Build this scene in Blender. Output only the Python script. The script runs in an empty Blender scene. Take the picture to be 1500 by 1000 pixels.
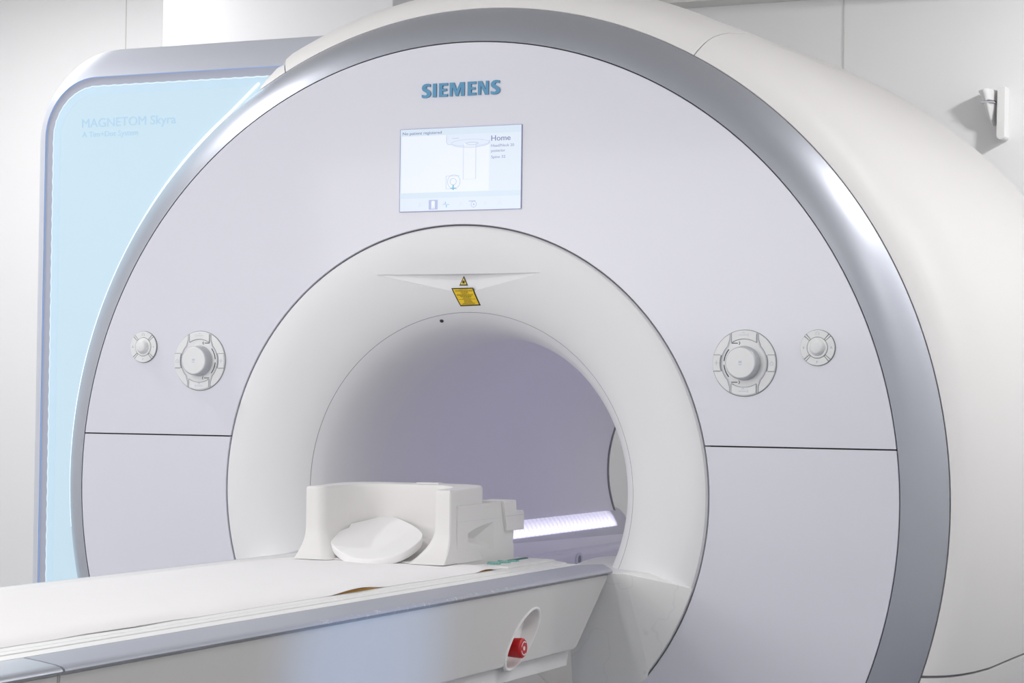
import bpy, bmesh, math, random
from mathutils import Vector, Matrix, noise
random.seed(4)
PI = math.pi
H = 1.24                      # height of the bore axis above the floor
SC = bpy.context.scene
COL = SC.collection
rad = math.radians

# ------------------------------------------------------------------ materials
def mat(name, col, rough=.45, metal=0., emit=None, estr=1., var=.015, scale=6., bump=0., coat=0., spec=.5, rvar=.04):
    m = bpy.data.materials.new(name); m.use_nodes = True
    nt = m.node_tree; N = nt.nodes; L = nt.links
    b = N['Principled BSDF']
    tc = N.new('ShaderNodeTexCoord')
    nz = N.new('ShaderNodeTexNoise'); nz.inputs['Scale'].default_value = scale; nz.inputs['Detail'].default_value = 4
    L.new(tc.outputs['Object'], nz.inputs['Vector'])
    mx = N.new('ShaderNodeMix'); mx.data_type = 'RGBA'
    c = Vector(col)
    mx.inputs[6].default_value = (*(c * (1 - var)), 1); mx.inputs[7].default_value = (*[min(1, v * (1 + var)) for v in c], 1)
    L.new(nz.outputs['Fac'], mx.inputs[0]); L.new(mx.outputs[2], b.inputs['Base Color'])
    mr = N.new('ShaderNodeMapRange'); mr.inputs[3].default_value = max(.02, rough - rvar); mr.inputs[4].default_value = rough + rvar
    L.new(nz.outputs['Fac'], mr.inputs[0]); L.new(mr.outputs[0], b.inputs['Roughness'])
    b.inputs['Metallic'].default_value = metal
    b.inputs['Specular IOR Level'].default_value = spec
    b.inputs['Coat Weight'].default_value = coat; b.inputs['Coat Roughness'].default_value = .08
    if emit:
        b.inputs['Emission Color'].default_value = (*emit, 1); b.inputs['Emission Strength'].default_value = estr
    if bump:
        bp = N.new('ShaderNodeBump'); bp.inputs['Strength'].default_value = bump; bp.inputs['Distance'].default_value = .002
        n2 = N.new('ShaderNodeTexNoise'); n2.inputs['Scale'].default_value = 180; n2.inputs['Detail'].default_value = 3
        L.new(tc.outputs['Object'], n2.inputs['Vector']); L.new(n2.outputs['Fac'], bp.inputs['Height'])
        L.new(bp.outputs['Normal'], b.inputs['Normal'])
    return m

def sr(*c):
    """sRGB 0-255 -> linear"""
    return tuple((v / 255 / 12.92) if v / 255 <= .04045 else ((v / 255 + .055) / 1.055) ** 2.4 for v in c)

M = {}
M['panel'] = mat('panel_acrylic', (.70, .70, .775), .30, coat=.15, var=.006, scale=1.5)
M['funnel'] = mat('funnel_plastic', (.80, .80, .815), .48, var=.008, scale=3, bump=.02)
M['cover'] = mat('cover_paint', (.865, .845, .835), .5, var=.008, scale=2, bump=.02)
M['silver'] = mat('silver_paint', (.475, .495, .555), .44, metal=.8, var=.02, scale=3)
_b = M['silver'].node_tree.nodes['Principled BSDF']; _b.inputs['Coat Weight'].default_value = .9; _b.inputs['Coat IOR'].default_value = 1.7; _b.inputs['Coat Roughness'].default_value = .32
M['frame'] = mat('frame_paint', (.61, .635, .71), .45, metal=.2, var=.02, scale=3)
M['gasket'] = mat('dark_gasket', (.035, .035, .042), .7)
M['gap'] = mat('grey_gasket', (.22, .22, .24), .6)
M['liner'] = mat('bore_liner', (.80, .79, .84), .55, var=.02, scale=4, bump=.03)  # faint violet of the tunnel lamps put into the white base
M['rear'] = mat('rear_plastic', (.86, .84, .82), .5)
M['white'] = mat('white_plastic', (.80, .795, .79), .42, var=.01, scale=5, bump=.02)
M['coil'] = mat('coil_plastic', (.75, .735, .725), .45, var=.012, scale=9, bump=.02)
M['ledge'] = mat('ledge_plastic', (.72, .72, .76), .5)
M['rail'] = mat('grey_rail', (.60, .60, .65), .45, var=.04, scale=9)
M['knob'] = mat('knob_plastic', (.56, .575, .61), .35, metal=.3, var=.01)
M['plate'] = mat('dial_plate', (.78, .785, .79), .42, var=.01)
M['seam'] = mat('seam_grey', (.24, .25, .27), .6)
M['mark'] = mat('dark_marking', (.03, .03, .05), .5)
M['bluemark'] = mat('blue_marking', (.42, .47, .70), .5)
M['palemark'] = mat('pale_marking', (.55, .57, .66), .5)
M['brand'] = mat('blue_lettering', sr(70, 143, 184), .4, var=.02)
M['yellow'] = mat('warning_yellow', (.86, .58, .02), .45, var=.02)
M['black'] = mat('warning_black', (.02, .018, .012), .5)
M['sticktext'] = mat('warning_text', (.16, .11, .015), .5)
M['sheet'] = mat('sheet_fabric', (.84, .825, .83), .8, var=.012, scale=14, bump=.05)
M['cushion'] = mat('cushion_vinyl', (.86, .85, .85), .6, var=.012, scale=10, bump=.03)
M['tan'] = mat('tan_foam', (.42, .22, .035), .85, var=.15, scale=30)
M['red'] = mat('red_plastic', (.55, .008, .012), .35, var=.05)
M['wall'] = mat('wall_paint', (.80, .80, .805), .7, var=.006, scale=1.2, bump=.02)
M['pillar'] = mat('pillar_paint', (.82, .82, .84), .7, var=.006, scale=1.2)
M['ceil'] = mat('ceiling_paint', (.70, .69, .67), .8, var=.01, scale=2)
M['joint'] = mat('panel_joint', (.60, .59, .57), .8)
M['floor'] = mat('floor_vinyl', (.27, .28, .30), .5, var=.04, scale=20)
M['base'] = mat('table_base_plastic', (.50, .53, .56), .5)
M['teal'] = mat('teal_clip', (.22, .52, .46), .3, var=.1, scale=40)
M['tealdark'] = mat('teal_slot', (.05, .16, .14), .4)
M['glass'] = mat('lit_glass', (.22, .27, .30), .2, emit=sr(202, 229, 245), estr=.66, var=.02, scale=1.2)
M['glassrim'] = mat('lit_glass_rim', (.3, .36, .4), .2, emit=sr(188, 220, 242), estr=.60, var=.05, scale=30)
M['glassletter'] = mat('glass_letter', (.2, .26, .32), .2, emit=sr(174, 211, 237), estr=.66)
M['glassletteredge'] = mat('glass_letter_glow', (.3, .36, .4), .3, emit=sr(190, 221, 241), estr=.75)
M['blueline'] = mat('blue_light_line', (.2, .3, .5), .3, emit=sr(125, 180, 250), estr=.62)
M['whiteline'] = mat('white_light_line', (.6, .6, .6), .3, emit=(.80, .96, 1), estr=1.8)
M['gapstrip'] = mat('strip_grey', (.42, .44, .53), .4)
def scr(name, c, k=.86): return mat(name, (.04, .04, .05), .25, emit=sr(*c), estr=k, var=0)
M['scr'] = scr('screen_pale', (222, 234, 247))
M['scr_mid'] = scr('screen_white', (236, 243, 252))
M['scr_bar'] = scr('screen_bar', (212, 228, 243))
M['scr_line'] = scr('screen_line', (190, 205, 232))
M['scr_shape'] = scr('screen_shape', (222, 233, 249))
M['scr_text'] = scr('screen_text', (88, 96, 160), .9)
M['scr_text2'] = scr('screen_text_grey', (138, 150, 190), .9)
M['scr_blue'] = scr('screen_blue', (168, 182, 226))
M['scr_cyan'] = scr('screen_cyan', (120, 190, 220))
M['scr_edge'] = mat('screen_bezel', (.30, .32, .55), .3)

# trim rail with worn edge near the lip
def worn_silver():
    m = mat('worn_silver_paint', (.43, .445, .505), .40, metal=.35, var=.02, scale=3)
    nt = m.node_tree; N = nt.nodes; L = nt.links; b = N['Principled BSDF']
    src = b.inputs['Base Color'].links[0].from_socket
    tc = N.new('ShaderNodeTexCoord'); sep = N.new('ShaderNodeSeparateXYZ'); L.new(tc.outputs['Object'], sep.inputs[0])
    nz = N.new('ShaderNodeTexNoise'); nz.inputs['Scale'].default_value = 55; nz.inputs['Detail'].default_value = 6; nz.inputs['Roughness'].default_value = .75
    L.new(tc.outputs['Object'], nz.inputs['Vector'])
    def mrange(sock, a, b_, c, d):
        r = N.new('ShaderNodeMapRange'); r.inputs[1].default_value = a; r.inputs[2].default_value = b_; r.inputs[3].default_value = c; r.inputs[4].default_value = d
        L.new(sock, r.inputs[0]); return r.outputs[0]
    def mul(a, b_):
        r = N.new('ShaderNodeMath'); r.operation = 'MULTIPLY'; L.new(a, r.inputs[0]); L.new(b_, r.inputs[1]); return r.outputs[0]
    edge = mrange(sep.outputs['X'], .390, .396, 0, 1)
    y1 = mrange(sep.outputs['Y'], -.05, .25, 0, 1); y2 = mrange(sep.outputs['Y'], .78, .98, 1, 0)
    sc = mrange(nz.outputs['Fac'], .56, .60, 0, .8)
    f = mul(mul(edge, sc), mul(y1, y2))
    mx = N.new('ShaderNodeMix'); mx.data_type = 'RGBA'; L.new(f, mx.inputs[0]); L.new(src, mx.inputs[6]); mx.inputs[7].default_value = (.75, .74, .72, 1)
    L.new(mx.outputs[2], b.inputs['Base Color'])
    return m
M['worn'] = worn_silver()

# LED strip: a row of bright beads behind a violet-white diffuser
def led_mat(k_=1.):
    m = mat('led_diffuser', (.5, .5, .6), .4)
    nt = m.node_tree; N = nt.nodes; L = nt.links; b = N['Principled BSDF']
    tc = N.new('ShaderNodeTexCoord'); sep = N.new('ShaderNodeSeparateXYZ'); L.new(tc.outputs['Object'], sep.inputs[0])
    w = N.new('ShaderNodeMath'); w.operation = 'SINE'
    k = N.new('ShaderNodeMath'); k.operation = 'MULTIPLY'; k.inputs[1].default_value = 2 * PI / .029
    L.new(sep.outputs['Y'], k.inputs[0]); L.new(k.outputs[0], w.inputs[0])
    r = N.new('ShaderNodeMapRange'); r.inputs[1].default_value = -1; r.inputs[2].default_value = 1; r.inputs[3].default_value = .95; r.inputs[4].default_value = 1.22
    L.new(w.outputs[0], r.inputs[0])
    def ramp(sock, a, b_, c, d):
        q = N.new('ShaderNodeMapRange'); q.inputs[1].default_value = a; q.inputs[2].default_value = b_; q.inputs[3].default_value = c; q.inputs[4].default_value = d
        L.new(sock, q.inputs[0]); return q.outputs[0]
    mu = r
    for sock in (ramp(sep.outputs['Z'], H - .1655, H - .128, 1.28, .52), ramp(sep.outputs['Z'], H - .170, H - .1625, .30, 1), ramp(sep.outputs['Y'], .805, .833, 1, .35)):
        n_ = N.new('ShaderNodeMath'); n_.operation = 'MULTIPLY'; L.new(mu.outputs[0], n_.inputs[0]); L.new(sock, n_.inputs[1]); mu = n_
    b.inputs['Emission Color'].default_value = (.80 * k_, .77 * k_, 1.0 * k_, 1)
    L.new(mu.outputs[0], b.inputs['Emission Strength'])
    return m
M['led'] = led_mat(); M['led_strong'] = led_mat(3.4)

# fairing plastic with a dried water mark (contour line of a noise field) and scuffs
def stain_mat():
    m = mat('fairing_plastic', (.90, .89, .885), .45, var=.012, scale=6, bump=.02)
    nt = m.node_tree; N = nt.nodes; L = nt.links; b = N['Principled BSDF']
    src = b.inputs['Base Color'].links[0].from_socket
    tc = N.new('ShaderNodeTexCoord')
    nz = N.new('ShaderNodeTexNoise'); nz.inputs['Scale'].default_value = 7.5; nz.inputs['Detail'].default_value = 3
    L.new(tc.outputs['Object'], nz.inputs['Vector'])
    a = N.new('ShaderNodeMath'); a.operation = 'SUBTRACT'; a.inputs[1].default_value = .55; L.new(nz.outputs['Fac'], a.inputs[0])
    ab = N.new('ShaderNodeMath'); ab.operation = 'ABSOLUTE'; L.new(a.outputs[0], ab.inputs[0])
    r = N.new('ShaderNodeMapRange'); r.inputs[1].default_value = .0; r.inputs[2].default_value = .010; r.inputs[3].default_value = .13; r.inputs[4].default_value = 0
    L.new(ab.outputs[0], r.inputs[0])
    mx = N.new('ShaderNodeMix'); mx.data_type = 'RGBA'; L.new(r.outputs[0], mx.inputs[0]); L.new(src, mx.inputs[6]); mx.inputs[7].default_value = (.45, .45, .45, 1)
    L.new(mx.outputs[2], b.inputs['Base Color'])
    return m
M['fairing'] = stain_mat()

def scuff_mat():
    m = mat('side_panel_plastic', (.66, .645, .635), .42, var=.012, scale=5, bump=.02)
    nt = m.node_tree; N = nt.nodes; L = nt.links; b = N['Principled BSDF']
    src = b.inputs['Base Color'].links[0].from_socket
    tc = N.new('ShaderNodeTexCoord'); mp = N.new('ShaderNodeMapping'); mp.inputs['Scale'].default_value = (1, 1, 2.4); L.new(tc.outputs['Object'], mp.inputs[0])
    nz = N.new('ShaderNodeTexNoise'); nz.inputs['Scale'].default_value = 26; nz.inputs['Detail'].default_value = 6; nz.inputs['Roughness'].default_value = .7
    L.new(mp.outputs[0], nz.inputs['Vector'])
    r = N.new('ShaderNodeMapRange'); r.inputs[1].default_value = .70; r.inputs[2].default_value = .72; r.inputs[3].default_value = 0; r.inputs[4].default_value = .5
    L.new(nz.outputs['Fac'], r.inputs[0])
    mx = N.new('ShaderNodeMix'); mx.data_type = 'RGBA'; L.new(r.outputs[0], mx.inputs[0]); L.new(src, mx.inputs[6]); mx.inputs[7].default_value = (.22, .22, .23, 1)
    L.new(mx.outputs[2], b.inputs['Base Color'])
    return m
M['side'] = scuff_mat()

# ------------------------------------------------------------------ object helpers
def thing(name, loc, label, cat, group=None):
    o = bpy.data.objects.new(name, None); COL.objects.link(o); o.location = loc; o.empty_display_size = .1
    o['label'] = label; o['category'] = cat
    if group: o['group'] = group
    return o

def base_of(o):
    p = Vector((0, 0, 0))
    while o: p += o.location; o = o.parent
    return p

def weighted(o):
    md = o.modifiers.new('weighted_normal', 'WEIGHTED_NORMAL'); md.keep_sharp = True; md.weight = 60

def obj(name, bm, m, parent=None, ang=32, label=None, smooth=True, recalc=True):
    """bm is in axis coordinates (x, y, z above the bore axis); links it as one mesh object under parent"""
    if recalc: bmesh.ops.recalc_face_normals(bm, faces=bm.faces)
    off = Vector((0, 0, H)) - base_of(parent)
    for v in bm.verts: v.co += off
    me = bpy.data.meshes.new(name); bm.to_mesh(me); bm.free()
    me.materials.append(m)
    if smooth:
        me.shade_smooth(); me.set_sharp_from_angle(angle=rad(ang))
    o = bpy.data.objects.new(name, me); COL.objects.link(o); o.parent = parent
    if smooth: weighted(o)
    if label: o['label'] = label
    return o

def struct(name, bm, m):
    o = obj(name, bm, m); o['kind'] = 'structure'; return o

def bm_new(): return bmesh.new()

def revolve(prof, a0=0., a1=2 * PI, n=192, closed=False, ctr=(0, 0), bm=None):
    """prof: list of (r, y) turned about the Y axis; closed -> profile is a loop; open angular range gets caps"""
    bm = bm or bm_new()
    full = abs(a1 - a0 - 2 * PI) < 1e-6
    k = n if full else n + 1
    rings = []
    for i in range(k):
        a = a0 + (a1 - a0) * i / n
        rings.append([bm.verts.new((ctr[0] + r * math.cos(a), y, ctr[1] + r * math.sin(a))) for r, y in prof])
    m = len(prof)
    for i in range(n):
        A = rings[i]; B = rings[(i + 1) % k]
        for j in range(m if closed else m - 1):
            q = [A[j], A[(j + 1) % m], B[(j + 1) % m], B[j]]
            try: bm.faces.new(q)
            except ValueError: pass
    if not full and closed:
        bm.faces.new(rings[0]); bm.faces.new(rings[-1])
    return bm

def cut(bm, co, no):
    """bisect, drop the side the normal points to, and close the opening"""
    g = bm.verts[:] + bm.edges[:] + bm.faces[:]
    r = bmesh.ops.bisect_plane(bm, geom=g, plane_co=co, plane_no=no, clear_outer=True)
    ed = [e for e in r['geom_cut'] if isinstance(e, bmesh.types.BMEdge)]
    if ed: bmesh.ops.holes_fill(bm, edges=ed, sides=0) if False else bmesh.ops.edgeloop_fill(bm, edges=ed)
    return bm

def keep_largest(bm):
    left = set(bm.verts); best = []
    while left:
        st = [left.pop()]; isl = []
        while st:
            v = st.pop(); isl.append(v)
            for e in v.link_edges:
                o = e.other_vert(v)
                if o in left: left.remove(o); st.append(o)
        if len(isl) > len(best): best = isl
    keep = set(best); bmesh.ops.delete(bm, geom=[v for v in bm.verts if v not in keep], context='VERTS')
    return bm

def box(x0, x1, y0, y1, z0, z1, bev=0., seg=2, bm=None):
    b = bm_new()
    vs = [b.verts.new((x, y, z)) for x in (x0, x1) for y in (y0, y1) for z in (z0, z1)]
    for f in ((0, 1, 3, 2), (4, 6, 7, 5), (0, 4, 5, 1), (2, 3, 7, 6), (0, 2, 6, 4), (1, 5, 7, 3)):
        b.faces.new([vs[i] for i in f])
    bmesh.ops.recalc_face_normals(b, faces=b.faces)
    if bev: bmesh.ops.bevel(b, geom=b.edges[:], offset=bev, segments=seg, affect='EDGES', profile=.6)
    if bm is None: return b
    merge(bm, b); return bm

def merge(bm, other):
    me = bpy.data.meshes.new('tmp'); other.to_mesh(me); other.free(); bm.from_mesh(me); bpy.data.meshes.remove(me)

def prism(pts, axis, a, b, bev=0., seg=2):
    """pts: 2-D outline; extruded along axis from a to b. axis 'y': pts are (x, z); 'x': pts are (y, z); 'z': pts are (x, y)"""
    bm = bm_new()
    def P(p, t): return {'y': (p[0], t, p[1]), 'x': (t, p[0], p[1]), 'z': (p[0], p[1], t)}[axis]
    A = [bm.verts.new(P(p, a)) for p in pts]; B = [bm.verts.new(P(p, b)) for p in pts]
    n = len(pts)
    bm.faces.new(A); bm.faces.new(B[::-1])
    for i in range(n): bm.faces.new((A[i], B[i], B[(i + 1) % n], A[(i + 1) % n]))
    bmesh.ops.recalc_face_normals(bm, faces=bm.faces)
    if bev: bmesh.ops.bevel(bm, geom=bm.edges[:], offset=bev, segments=seg, affect='EDGES', profile=.6)
    return bm

def hull(pts):
    bm = bm_new()
    for p in pts: bm.verts.new(p)
    bmesh.ops.convex_hull(bm, input=bm.verts[:])
    bmesh.ops.delete(bm, geom=[v for v in bm.verts if not v.link_faces], context='VERTS')
    return bm

def tube(path, r, n=12, bm=None, cap=True):
    bm = bm or bm_new()
    path = [Vector(p) for p in path]; rings = []
    up = Vector((0, 1, 0))
    for i, p in enumerate(path):
        t = (path[min(i + 1, len(path) - 1)] - path[max(i - 1, 0)]).normalized()
        u = t.cross(up)
        if u.length < 1e-4: u = t.cross(Vector((1, 0, 0)))
        u.normalize(); w = u.cross(t)
        rr = r(i / (len(path) - 1)) if callable(r) else r
        rings.append([bm.verts.new(p + (u * math.cos(2 * PI * k / n) + w * math.sin(2 * PI * k / n)) * rr) for k in range(n)])
    for A, B in zip(rings, rings[1:]):
        for k in range(n): bm.faces.new((A[k], A[(k + 1) % n], B[(k + 1) % n], B[k]))
    if cap: bm.faces.new(rings[0]); bm.faces.new(rings[-1][::-1])
    return bm

def boolean(o, cutters, op='DIFFERENCE'):
    """apply boolean cuts (cutter bmeshes in axis coordinates) to a linked mesh object"""
    o.modifiers.clear()
    for cb in cutters:
        c = obj('cutter', cb, M['gap'], None, smooth=False)
        c.location = (0, 0, 0)
        md = o.modifiers.new('b', 'BOOLEAN'); md.object = c; md.operation = op; md.solver = 'EXACT'
        dg = bpy.context.evaluated_depsgraph_get(); dg.update()
        me = bpy.data.meshes.new_from_object(o.evaluated_get(dg))
        o.modifiers.clear(); o.data = me
        bpy.data.objects.remove(c, do_unlink=True)
    weighted(o)
    return o

def strip2d(pts, w, y, closed=False, bm=None, t=.0006):
    """a thin flat line of width w through (x, z) points, standing t proud of the plane y (towards -Y)"""
    bm = bm or bm_new(); n = len(pts); L = []; R = []
    for i in range(n):
        a = Vector(pts[(i - 1) % n] if closed else pts[max(i - 1, 0)]); b = Vector(pts[(i + 1) % n] if closed else pts[min(i + 1, n - 1)])
        d = (b - a).normalized(); nn = Vector((-d.y, d.x)) * w / 2; p = Vector(pts[i])
        L.append(p + nn); R.append(p - nn)
    def V(p, yy): return bm.verts.new((p.x, yy, p.y))
    l = [V(p, y - t) for p in L]; r = [V(p, y - t) for p in R]; lb = [V(p, y) for p in L]; rb = [V(p, y) for p in R]
    for i in range(n if closed else n - 1):
        j = (i + 1) % n
        bm.faces.new((l[i], r[i], r[j], l[j])); bm.faces.new((l[i], l[j], lb[j], lb[i])); bm.faces.new((r[j], r[i], rb[i], rb[j]))
    return bm

def arc(cx, cz, r, a0, a1, n=24, sx=1.): return [(cx + sx * r * math.cos(rad(a0 + (a1 - a0) * i / n)), cz + r * math.sin(rad(a0 + (a1 - a0) * i / n))) for i in range(n + 1)]

def text_bm(s, x0, x1, z, cap, y, depth=.0006, bold=0., fit=True, mirror=1, shear=0.):
    """text on the plane y facing -Y, left edge x0, stretched to end at x1, baseline z, capital height cap"""
    cu = bpy.data.curves.new('t', 'FONT'); cu.body = s; cu.size = 1; cu.offset = bold; cu.extrude = .5; cu.resolution_u = 4; cu.shear = shear
    to = bpy.data.objects.new('t', cu); COL.objects.link(to)
    dg = bpy.context.evaluated_depsgraph_get(); dg.update()
    me = bpy.data.meshes.new_from_object(to.evaluated_get(dg))
    bpy.data.objects.remove(to, do_unlink=True)
    bm = bm_new(); bm.from_mesh(me); bpy.data.meshes.remove(me)
    xs = [v.co.x for v in bm.verts]; a, b = min(xs), max(xs)
    kx = (x1 - x0) / (b - a) if fit else cap / .7
    kz = cap / .72
    for v in bm.verts: v.co = Vector((x0 + (v.co.x - a) * kx, y - depth * (v.co.z + .5), z + v.co.y * kz))
    return bm

def rect(x0, x1, z0, z1, y, t=.0006): return box(x0, x1, y - t, y, z0, z1)

# ------------------------------------------------------------------ the room
ZF = -H; ZC = 1.95
XL, XR, YF, YB = -4.1, 3.3, -6.2, 3.0
struct('floor', box(XL - .1, XR + .1, YF - .1, YB + .1, ZF - .1, ZF), M['floor'])
struct('ceiling', box(XL - .1, XR + .1, YF - .1, YB + .1, ZC, ZC + .1), M['ceil'])
struct('wall_back', box(XL - .1, XR + .1, YB, YB + .1, ZF, ZC), M['wall'])
struct('wall_front', box(XL - .1, XR + .1, YF - .1, YF, ZF, ZC), M['wall'])
struct('wall_left', box(XL - .1, XL, YF, YB, ZF, ZC), M['wall'])
struct('wall_right', box(XR, XR + .1, YF, YB, ZF, ZC), M['wall'])
struct('trim_1', box(-2.981, -2.977, YB - .0015, YB, ZF, ZC), M['joint'])
struct('trim_2', box(.0215, .0260, YB - .003, YB, ZF, ZC), M['joint'])
struct('trim_3', box(-1.25, XR, YB - .12, YB, 1.6215, ZC, .004), M['ceil'])
struct('pillar', box(-2.332, -1.385, 2.3, YB, ZF, ZC, .006), M['pillar'])

# ------------------------------------------------------------------ the scanner
sc = thing('mri_scanner', (0, .9, 0), 'large white ring-shaped MRI scanner with a silver-grey rim around its round tunnel', 'MRI scanner')
GZ = .1135
R1, R2, R3 = .5916, 1.0, 1.085
def face_ring():
    r0, r1, t, c = R1 + .0022, R2 - .0014, .012, .0011
    return revolve([(r0, t), (r0, c), (r0 + c, 0), (r1 - c, 0), (r1, c), (r1, t)], n=288, closed=True)
b = face_ring(); cut(b, (0, 0, GZ + .0016), (0, 0, -1)); obj('front_panel', b, M['panel'], sc, label='large lavender-white upper front panel arching over the tunnel')
b = face_ring(); cut(b, (0, 0, GZ - .0016), (0, 0, 1)); cut(b, (.001, 0, 0), (-1, 0, 0)); obj('front_panel', b, M['panel'], sc, label='lower right front panel below the seam')
b = face_ring(); cut(b, (0, 0, GZ - .0016), (0, 0, 1)); cut(b, (-.001, 0, 0), (1, 0, 0)); obj('front_panel', b, M['panel'], sc, label='lower left front panel below the seam')
obj('gasket', revolve([(R1 + .012, .0125), (R1 + .012, .022), (R2 + .012, .022), (R2 + .012, .0125)], n=192, closed=True), M['gasket'], sc, label='dark gasket showing in the panel gaps')
obj('mouth_gasket', revolve([(R1 - .012, .0105), (R1 - .012, .022), (R1 + .011, .022), (R1 + .011, .0105)], n=192, closed=True), M['gap'], sc)

# silver rim, convex section
prof = []
for i in range(13):
    t = i / 12
    # quadratic bezier through front edge -> shoulder -> outer edge
    p0, p1, p2 = Vector((R2 + .001, .001)), Vector((1.050, .020)), Vector((R3, .071))
    p = p0 * (1 - t) ** 2 + p1 * 2 * t * (1 - t) + p2 * t * t
    prof.append((p.x, p.y))
prof += [(R3 - .02, .085), (R2 + .001, .03)]
obj('rim', revolve(prof, n=288, closed=True), M['silver'], sc, label='silver-grey painted rim', ang=40)

# outer shell, in four covers with dark seams
CP = [(1.0835, .079), (1.0875, .0735), (1.098, .079), (1.112, .089), (1.125, .1015), (1.138, .122), (1.150, .152), (1.163, .20), (1.1705, .25), (1.1758, .290),
      (1.178, .36), (1.181, .45), (1.187, .6), (1.193, .8), (1.202, 1.0), (1.210, 1.2), (1.214, 1.45), (1.205, 1.65), (1.16, 1.80), (1.06, 1.88), (.9, 1.90)]
BK = [(r - .015, y + .006) for r, y in reversed(CP[:-3])]
CPc = CP + [(.9, 1.885), (1.05, 1.865), (1.145, 1.785)] + BK[0:]
A1, A2 = rad(61.2), rad(117.0)
def cover(a0, a1, n): return revolve(CPc, a0, a1, n, closed=True)
g = .0011
obj('outer_cover', cover(A1 + g, A2 - g, 72), M['cover'], sc, label='cream cover over the top of the ring', ang=24)
b = cover(rad(-30), A1 - g, 110); cut(b, (0, 0, -.347), (0, 0, -1)); rc_ = obj('outer_cover', b, M['cover'], sc, label='cream cover wrapping the right side', ang=24)
# a soft crease where the side of the cover leaves the front ring
for e in rc_.data.edges:
    if all(abs(math.hypot(v.co.x, v.co.z) - 1.1758) < 2e-4 for v in (rc_.data.vertices[k] for k in e.vertices)): e.use_edge_sharp = True
b = cover(A2 + g, rad(121.0), 24); cut(b, (-.582, 0, .914), (-.088, 0, .071)); keep_largest(b); obj('outer_cover', b, M['cover'], sc, label='cream wedge of cover at the upper left of the ring', ang=24)
b = cover(rad(180), rad(360), 160); cut(b, (0, 0, -.3525), (0, 0, 1)); cut(b, (0, 0, ZF + .001), (0, 0, -1)) if -1.216 < ZF else None
obj('outer_cover', b, M['cover'], sc, label='cream lower cover under the long side seam', ang=24)
obj('cover_gasket', revolve([(r - .006, y + .004) for r, y in CP[1:-2]] + [(r - .014, y + .006) for r, y in reversed(CP[1:-2])], rad(-80), rad(118.5), n=120, closed=True), M['gap'], sc)

# flared tunnel mouth
FP = [(.5905, .010), (.5900, .002), (.5865, -.0035), (.575, -.0065), (.55, -.0075), (.52, -.0045), (.49, .003), (.465, .0125), (.44, .0255), (.42, .039), (.4005, .0563),
      (.382, .078), (.369, .105), (.359, .140), (.3525, .175), (.3482, .22), (.3465, .30)]
FB = [(.362, .31), (.40, .16), (.45, .09), (.52, .04), (.57, .02)]
fun = obj('tunnel_mouth', revolve(FP + FB, n=320, closed=True), M['funnel'], sc, label='white flared funnel around the tunnel opening', ang=28)
zl = .4835
notch = hull([(-.203, -.03, zl), (.203, -.03, zl), (-.203, -.003, zl), (.203, -.003, zl), (-.03, .0255, zl), (.03, .0255, zl), (-.030, .0238, zl - .036), (.030, .0238, zl - .036), (-.08, -.03, zl - .036), (.08, -.03, zl - .036)])
under = [(.455, -.165)] + [(.60 * math.cos(rad(a)), .60 * math.sin(rad(a))) for a in range(-41, -140, -3)] + [(-.455, -.165)]
boolean(fun, [notch, prism(under, 'y', -.05, .34)])
fun.data.shade_smooth(); fun.data.set_sharp_from_angle(angle=rad(20))
if not fun.data.materials: fun.data.materials.append(M['funnel'])
# seam line between funnel and inner lip
obj('mouth_seam', revolve([(.4005, .0558), (.3999, .0565), (.4004, .0571), (.4011, .0564)], n=256, closed=True), M['gap'], sc)
hp = Vector((-.073, .0692, .3815)); rr_ = math.hypot(hp.x, hp.z)
hn = Vector((-.82 * hp.x / rr_, -.57, -.82 * hp.z / rr_))
b = revolve([(0, -.0012), (.0040, -.0012), (.0046, -.0003), (.0046, .002), (0, .002)], n=24, closed=True)
b.transform(Matrix.Translation(hp) @ Vector((0, -1, 0)).rotation_difference(hn).to_matrix().to_4x4()); obj('sensor_hole', b, M['mark'], sc, label='tiny dark round hole')

# tunnel tube, rear seam and rear flare
obj('tunnel_liner', revolve([(.3466, .298), (.348, .55), (.356, 1.785), (.37, 1.785), (.37, .31)], n=160, closed=True), M['liner'], sc, label='white tunnel wall with lavender lamp glow in its colour')
obj('rear_seam', revolve([(.3535, 1.780), (.3535, 1.790), (.38, 1.790), (.38, 1.780)], n=128, closed=True), M['gap'], sc)
obj('rear_mouth', revolve([(.358, 1.792), (.372, 1.83), (.40, 1.875), (.46, 1.91), (.56, 1.925), (.93, 1.93), (.93, 1.90), (.56, 1.90), (.45, 1.88), (.39, 1.82), (.375, 1.792)], n=128, closed=True), M['rear'], sc)

# things inside the tunnel: light rail, LED strip, guide ledge
rl = [(-.345, -.118), (-.331, -.125), (-.318, -.140), (-.308, -.158), (-.302, -.176), (-.298, -.195), (-.296, -.208), (-.345, -.212)]
rail = obj('light_rail', prism(rl, 'y', .33, 1.83), M['rail'], sc, ang=40, label='grey rail along the tunnel wall')
st = [(-.3300, -.1245), (-.3235, -.1315), (-.3165, -.1400), (-.3115, -.1500), (-.3070, -.1600), (-.3035, -.1690), (-.308, -.1690), (-.316, -.150), (-.326, -.132)]
st = [(x + .0025, z + .001) for x, z in st]
obj('light_strip', prism(st, 'y', .40, 1.735), M['led'], rail, ang=50, label='violet-white glowing lamp strip')
rail2 = obj('light_rail', prism([(-x, z) for x, z in rl[::-1]], 'y', .33, 1.83), M['rail'], sc, ang=40)
obj('light_strip', prism([(-x, z) for x, z in st[::-1]], 'y', .45, 1.735), M['led_strong'], rail2, ang=50)
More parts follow.
